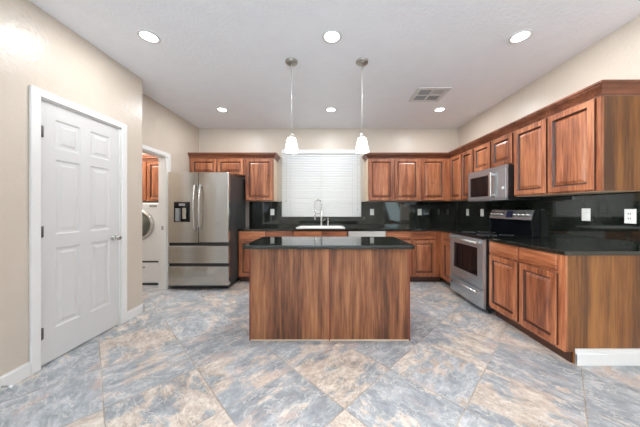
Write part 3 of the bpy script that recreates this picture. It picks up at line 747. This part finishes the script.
# ------------------------------------------------------------------ outlets and switches
def outlet(loc, facing, label, two=False):
    e = thing('wall_outlet', label, 'outlet', loc, 'white outlet plates on the granite backsplash')
    def P(u, n, z):
        return (loc[0]+u, loc[1]-n, loc[2]+z) if facing == 'back' else (loc[0]-n, loc[1]+u, loc[2]+z)
    m = MB(); raised(m, P, -0.038, 0.038, -0.06, 0.06, [(0, 0), (0, 0.004), (0.004, 0.007), (0.006, 0.007)]); m.build('cover_plate', OUTLETW, e)
    for z in (-0.02, 0.02):
        m = MB(); raised(m, P, -0.017, 0.017, z-0.014, z+0.014, [(0, 0.006), (0.001, 0.010), (0.003, 0.010)]); r_ = m.build('receptacle', OUTLETW, e)
        if two:
            m = MB()
            for u in (-0.007, 0.007): raised(m, P, u-0.0025, u+0.0025, z-0.006, z+0.008, [(0, 0.0095), (0.0003, 0.0108), (0.0005, 0.0108)])
            m.build('slot', BLACK, r_)
    return e
zo = 1.19; yo = YB-0.0185; xo = XR-0.0185
outlet((-1.08, yo, zo), 'back', 'white outlet plate on granite left of the window')
outlet((0.855, yo, zo), 'back', 'white outlet plate on granite just right of the window')
outlet((1.78, yo, zo), 'back', 'white outlet plate on back granite below the corner cabinet')
outlet((xo, 4.27, zo), 'right', 'white outlet plate on right-wall granite nearest the back corner')
outlet((xo, 3.87, zo), 'right', 'white outlet plate on right-wall granite just behind the range')
outlet((xo, 2.31, 1.195), 'right', 'white outlet plate on right-wall granite in front of the reflected blinds')
outlet((xo, 1.972, 1.19), 'right', 'white outlet with dark slots nearest the counter end', True)

# ------------------------------------------------------------------ lights
def downlight(loc, label):
    e = thing('recessed_light', label, 'ceiling light', loc, 'round recessed ceiling lights')
    x, y, z = loc
    m = MB(); m.lathe([(0.088, 0.0), (0.088, -0.006), (0.074, -0.010), (0.066, -0.004), (0.066, 0.0)], loc, (0, 0, 1), 36); m.build('trim_ring', WHITE, e)
    m = MB(); m.lathe([(0.0, -0.003), (0.066, -0.003)], loc, (0, 0, 1), 36); m.build('lens', LAMP, e)
    l = bpy.data.lights.new('downlight_bulb', 'AREA'); l.shape = 'DISK'; l.size = 0.13; l.energy = DOWNLIGHT_W; l.color = (0.96, 0.97, 1.0)
    o = bpy.data.objects.new('downlight_bulb', l); C.objects.link(o); o.parent = e; o.location = (0, 0, -0.013)
    return e
first = downlight((-1.63, 2.166, H), 'round recessed ceiling light in front row, nearest the white door')
dup(first, (0.036, 2.166, H), 'round recessed ceiling light in front row, middle')
dup(first, (1.75, 2.166, H), 'round recessed ceiling light in front row, on the right')
dup(first, (-1.67, 3.755, H), 'round recessed ceiling light in far row, near the refrigerator')
dup(first, (0.047, 3.755, H), 'round recessed ceiling light in far row, between the pendants')
dup(first, (1.76, 3.755, H), 'round recessed ceiling light in far row, beside the ceiling vent')
def pendant(x, y, label):
    e = thing('pendant_light', label, 'pendant light', (x, y, H), 'pendant lights over the island')
    m = MB(); m.lathe([(0, 0), (0.066, 0), (0.066, -0.012), (0.06, -0.02), (0.03, -0.03), (0.0, -0.032)], (x, y, H), (0, 0, 1), 32); m.build('canopy', NICKEL, e)
    m = MB(); m.tube([(x, y, H-0.03), (x, y, 2.04)], 0.004, 10); m.build('rod', ROD, e)
    m = MB(); m.lathe([(0, 2.06), (0.012, 2.06), (0.018, 2.045), (0.026, 2.02), (0.026, 1.985), (0, 1.985)], (x, y, 0), (0, 0, 1), 20); m.build('socket_cap', NICKEL, e)
    m = MB(); m.lathe([(0.024, 2.008), (0.040, 2.004), (0.046, 1.992), (0.058, 1.93), (0.072, 1.858), (0.069, 1.858), (0.055, 1.93), (0.043, 1.990), (0.037, 1.999), (0.024, 2.002)], (x, y, 0), (0, 0, 1), 32); m.build('lamp_shade', SHADE, e)
    m = MB(); m.lathe([(0, 1.885), (0.02, 1.895), (0.028, 1.92), (0.02, 1.95), (0.013, 1.97), (0.013, 1.995), (0, 1.995)], (x, y, 0), (0, 0, 1), 16); m.build('bulb', LAMP, e)
    l = bpy.data.lights.new('pendant_bulb', 'POINT'); l.energy = PENDANT_W; l.shadow_soft_size = 0.05; l.color = (1, 0.97, 0.92)
    o = bpy.data.objects.new('pendant_bulb', l); C.objects.link(o); o.parent = e; o.location = (0, 0, 1.86-H)
    return e
pl = pendant(-0.387, 2.533, 'frosted white glass pendant light over the left half of the island')
dup(pl, (0.362, 2.533, H), 'frosted white glass pendant light over the right half of the island')

# ceiling vent
vx0, vx1, vy0, vy1 = 1.165, 1.60, 3.07, 3.46
e = thing('ceiling_vent', 'white square ceiling air vent with louvres greyed for shade near the far-row lights', 'vent', ((vx0+vx1)/2, (vy0+vy1)/2, H))
m = MB(); fz0, fz1 = H-0.010, H-0.0005; cx, cy_ = (vx0+vx1)/2, (vy0+vy1)/2; b = 0.055; gp = 0.014
m.box(vx0, vx0+b, vy0, vy1, fz0, fz1); m.box(vx1-b, vx1, vy0, vy1, fz0, fz1); m.box(vx0+b, vx1-b, vy0, vy0+b, fz0, fz1); m.box(vx0+b, vx1-b, vy1-b, vy1, fz0, fz1)
m.box(cx-gp, cx+gp, vy0+b, vy1-b, fz0, fz1); m.box(vx0+b, cx-gp, cy_-gp, cy_+gp, fz0, fz1); m.box(cx+gp, vx1-b, cy_-gp, cy_+gp, fz0, fz1)
m.build('frame', WHITE, e)
m = MB(); m.box(vx0+b, vx1-b, vy0+b, vy1-b, H-0.0025, H-0.0005); m.build('duct_shade_sheet', BLACK, e)  # flat black sheet paints the shade inside the duct
for ix, (xa, xb) in enumerate(((vx0+b, cx-gp), (cx+gp, vx1-b))):
    for iy, (ya, yb) in enumerate(((vy0+b, cy_-gp), (cy_+gp, vy1-b))):
        m = MB(); n = 6; tilt = 1 if (ix, iy) == (1, 0) else -1
        for k in range(n):
            y = ya+(k+0.5)*(yb-ya)/n; hw = 0.014 if tilt > 0 else 0.0045
            m.obox(((xa+xb)/2, y, H-0.0075), ((xb-xa)/2, 0, 0), (0, hw, 0.003*tilt), (0, 0, 0.0006))
        m.build('louvre_panel', WHITE if tilt > 0 else GREYPL, e)  # grey colour stands for the shade on panels angled the other way

# ------------------------------------------------------------------ laundry
wx, wy = -3.09, 3.90
e = thing('washing_machine', 'white front-loading washing machine seen through the laundry opening', 'washing machine', (wx, 4.22, 0.387))
m = MB(); m.box(wx-0.345, wx+0.345, wy, 4.60, 0.392, 1.35, 0.02, 3); m.build('cabinet', ENAMEL, e)
m = MB(); m.lathe([(0.25, 0), (0.255, 0.02), (0.24, 0.045), (0.215, 0.05), (0.195, 0.035), (0.19, 0.0)], (wx, wy, 0.99), (0, -1, 0), 48); m.build('door_ring', CHROME, e)
m = MB(); m.lathe([(0.20, 0.02), (0.17, 0.05), (0.1, 0.066), (0, 0.07)], (wx, wy, 0.99), (0, -1, 0), 40); o = m.build('door_glass', WASHGLASS, e)
m = MB(); m.box(wx-0.33, wx+0.33, wy-0.006, wy+0.004, 1.255, 1.335, 0.004); cp = m.build('control_panel', ENAMEL, e)
m = MB(); m.lathe([(0, 0), (0.03, 0), (0.027, 0.02), (0, 0.022)], (wx, wy-0.006, 1.295), (0, -1, 0), 20); m.build('dial', CHROME, cp)
m = MB(); m.box(wx+0.17, wx+0.29, wy-0.008, wy-0.005, 1.28, 1.315); m.build('display', GREYPL, cp)
m = MB(); m.box(wx-0.335, wx+0.335, wy+0.012, 4.58, 0.372, 0.392); m.build('base_strip', BLACK, e)  # black strip put in for the shaded gap above the pedestal
e = thing('laundry_pedestal', 'white drawer pedestal under the washing machine', 'pedestal', (wx, 4.22, 0))
m = MB(); m.box(wx-0.345, wx+0.345, wy+0.01, 4.60, 0.03, 0.37, 0.008); m.build('case', ENAMEL, e)
m = MB(); m.box(wx-0.335, wx+0.335, wy-0.008, wy+0.009, 0.05, 0.36, 0.006); dr = m.build('drawer_front', ENAMEL, e)
m = MB(); m.box(wx-0.10, wx+0.10, wy-0.018, wy-0.009, 0.285, 0.31, 0.004); m.build('handle', GREYPL, dr)
m = MB(); m.box(wx-0.33, wx+0.33, wy+0.02, 4.58, 0.0, 0.03); m.build('base_strip', BLACK, e)
e = thing('wall_cabinet', 'cherry wall cabinet above the washing machine in the laundry', 'cabinet', (-3.35, 4.45, UB))
m = MB(); m.box(-3.95, -2.80, UF_Y, YB-0.005, UB, 2.16); m.build('body', WOODZ, e)
for a, b in ((-3.94, -3.62), (-3.605, -3.285), (-3.255, -2.83)): door(PB(UF_Y), a, b, UB+0.012, 2.10, e)
m = MB(); m.box(-3.95, -2.80, UF_Y-0.03, YB-0.005, 2.16, 2.235, 0.006); m.box(-3.95, -2.80, UF_Y-0.012, UF_Y, 2.12, 2.16); m.build('top_rail', CROWNX, e)
e = thing('added_laundry_light', 'unseen round white ceiling light added to brighten the laundry', 'ceiling light', (-3.4, 3.7, H))  # unseen light, added to brighten the laundry
m = MB(); m.lathe([(0, -0.05), (0.10, -0.045), (0.14, -0.02), (0.14, 0)], (-3.4, 3.7, H), (0, 0, 1), 28); m.build('diffuser', SHADE, e)
l = bpy.data.lights.new('added_laundry_fill', 'POINT'); l.energy = 42; l.shadow_soft_size = 0.1; l.color = (0.94, 0.97, 1.0)
o = bpy.data.objects.new('added_laundry_fill', l); C.objects.link(o); o.parent = e; o.location = (0, 0, -0.2)

# ------------------------------------------------------------------ door stop on the left baseboard
e = thing('door_stop', 'tiny white spring door stop on the left baseboard', 'door stop', (XL+0.014, 1.63, 0.05))
m = MB(); m.tube([(XL+0.0142, 1.63, 0.035), (XL+0.07, 1.63, 0.035)], 0.005, 8)
for k in range(8): m.lathe([(0.005, -0.002), (0.007, 0), (0.005, 0.002)], (XL+0.02+k*0.006, 1.63, 0.035), (1, 0, 0), 8)
m.build('spring', NICKEL, e)
m = MB(); m.lathe([(0, 0), (0.009, 0), (0.009, 0.014), (0.006, 0.018), (0, 0.018)], (XL+0.07, 1.63, 0.035), (1, 0, 0), 12); m.build('rubber_tip', ENAMEL, e)
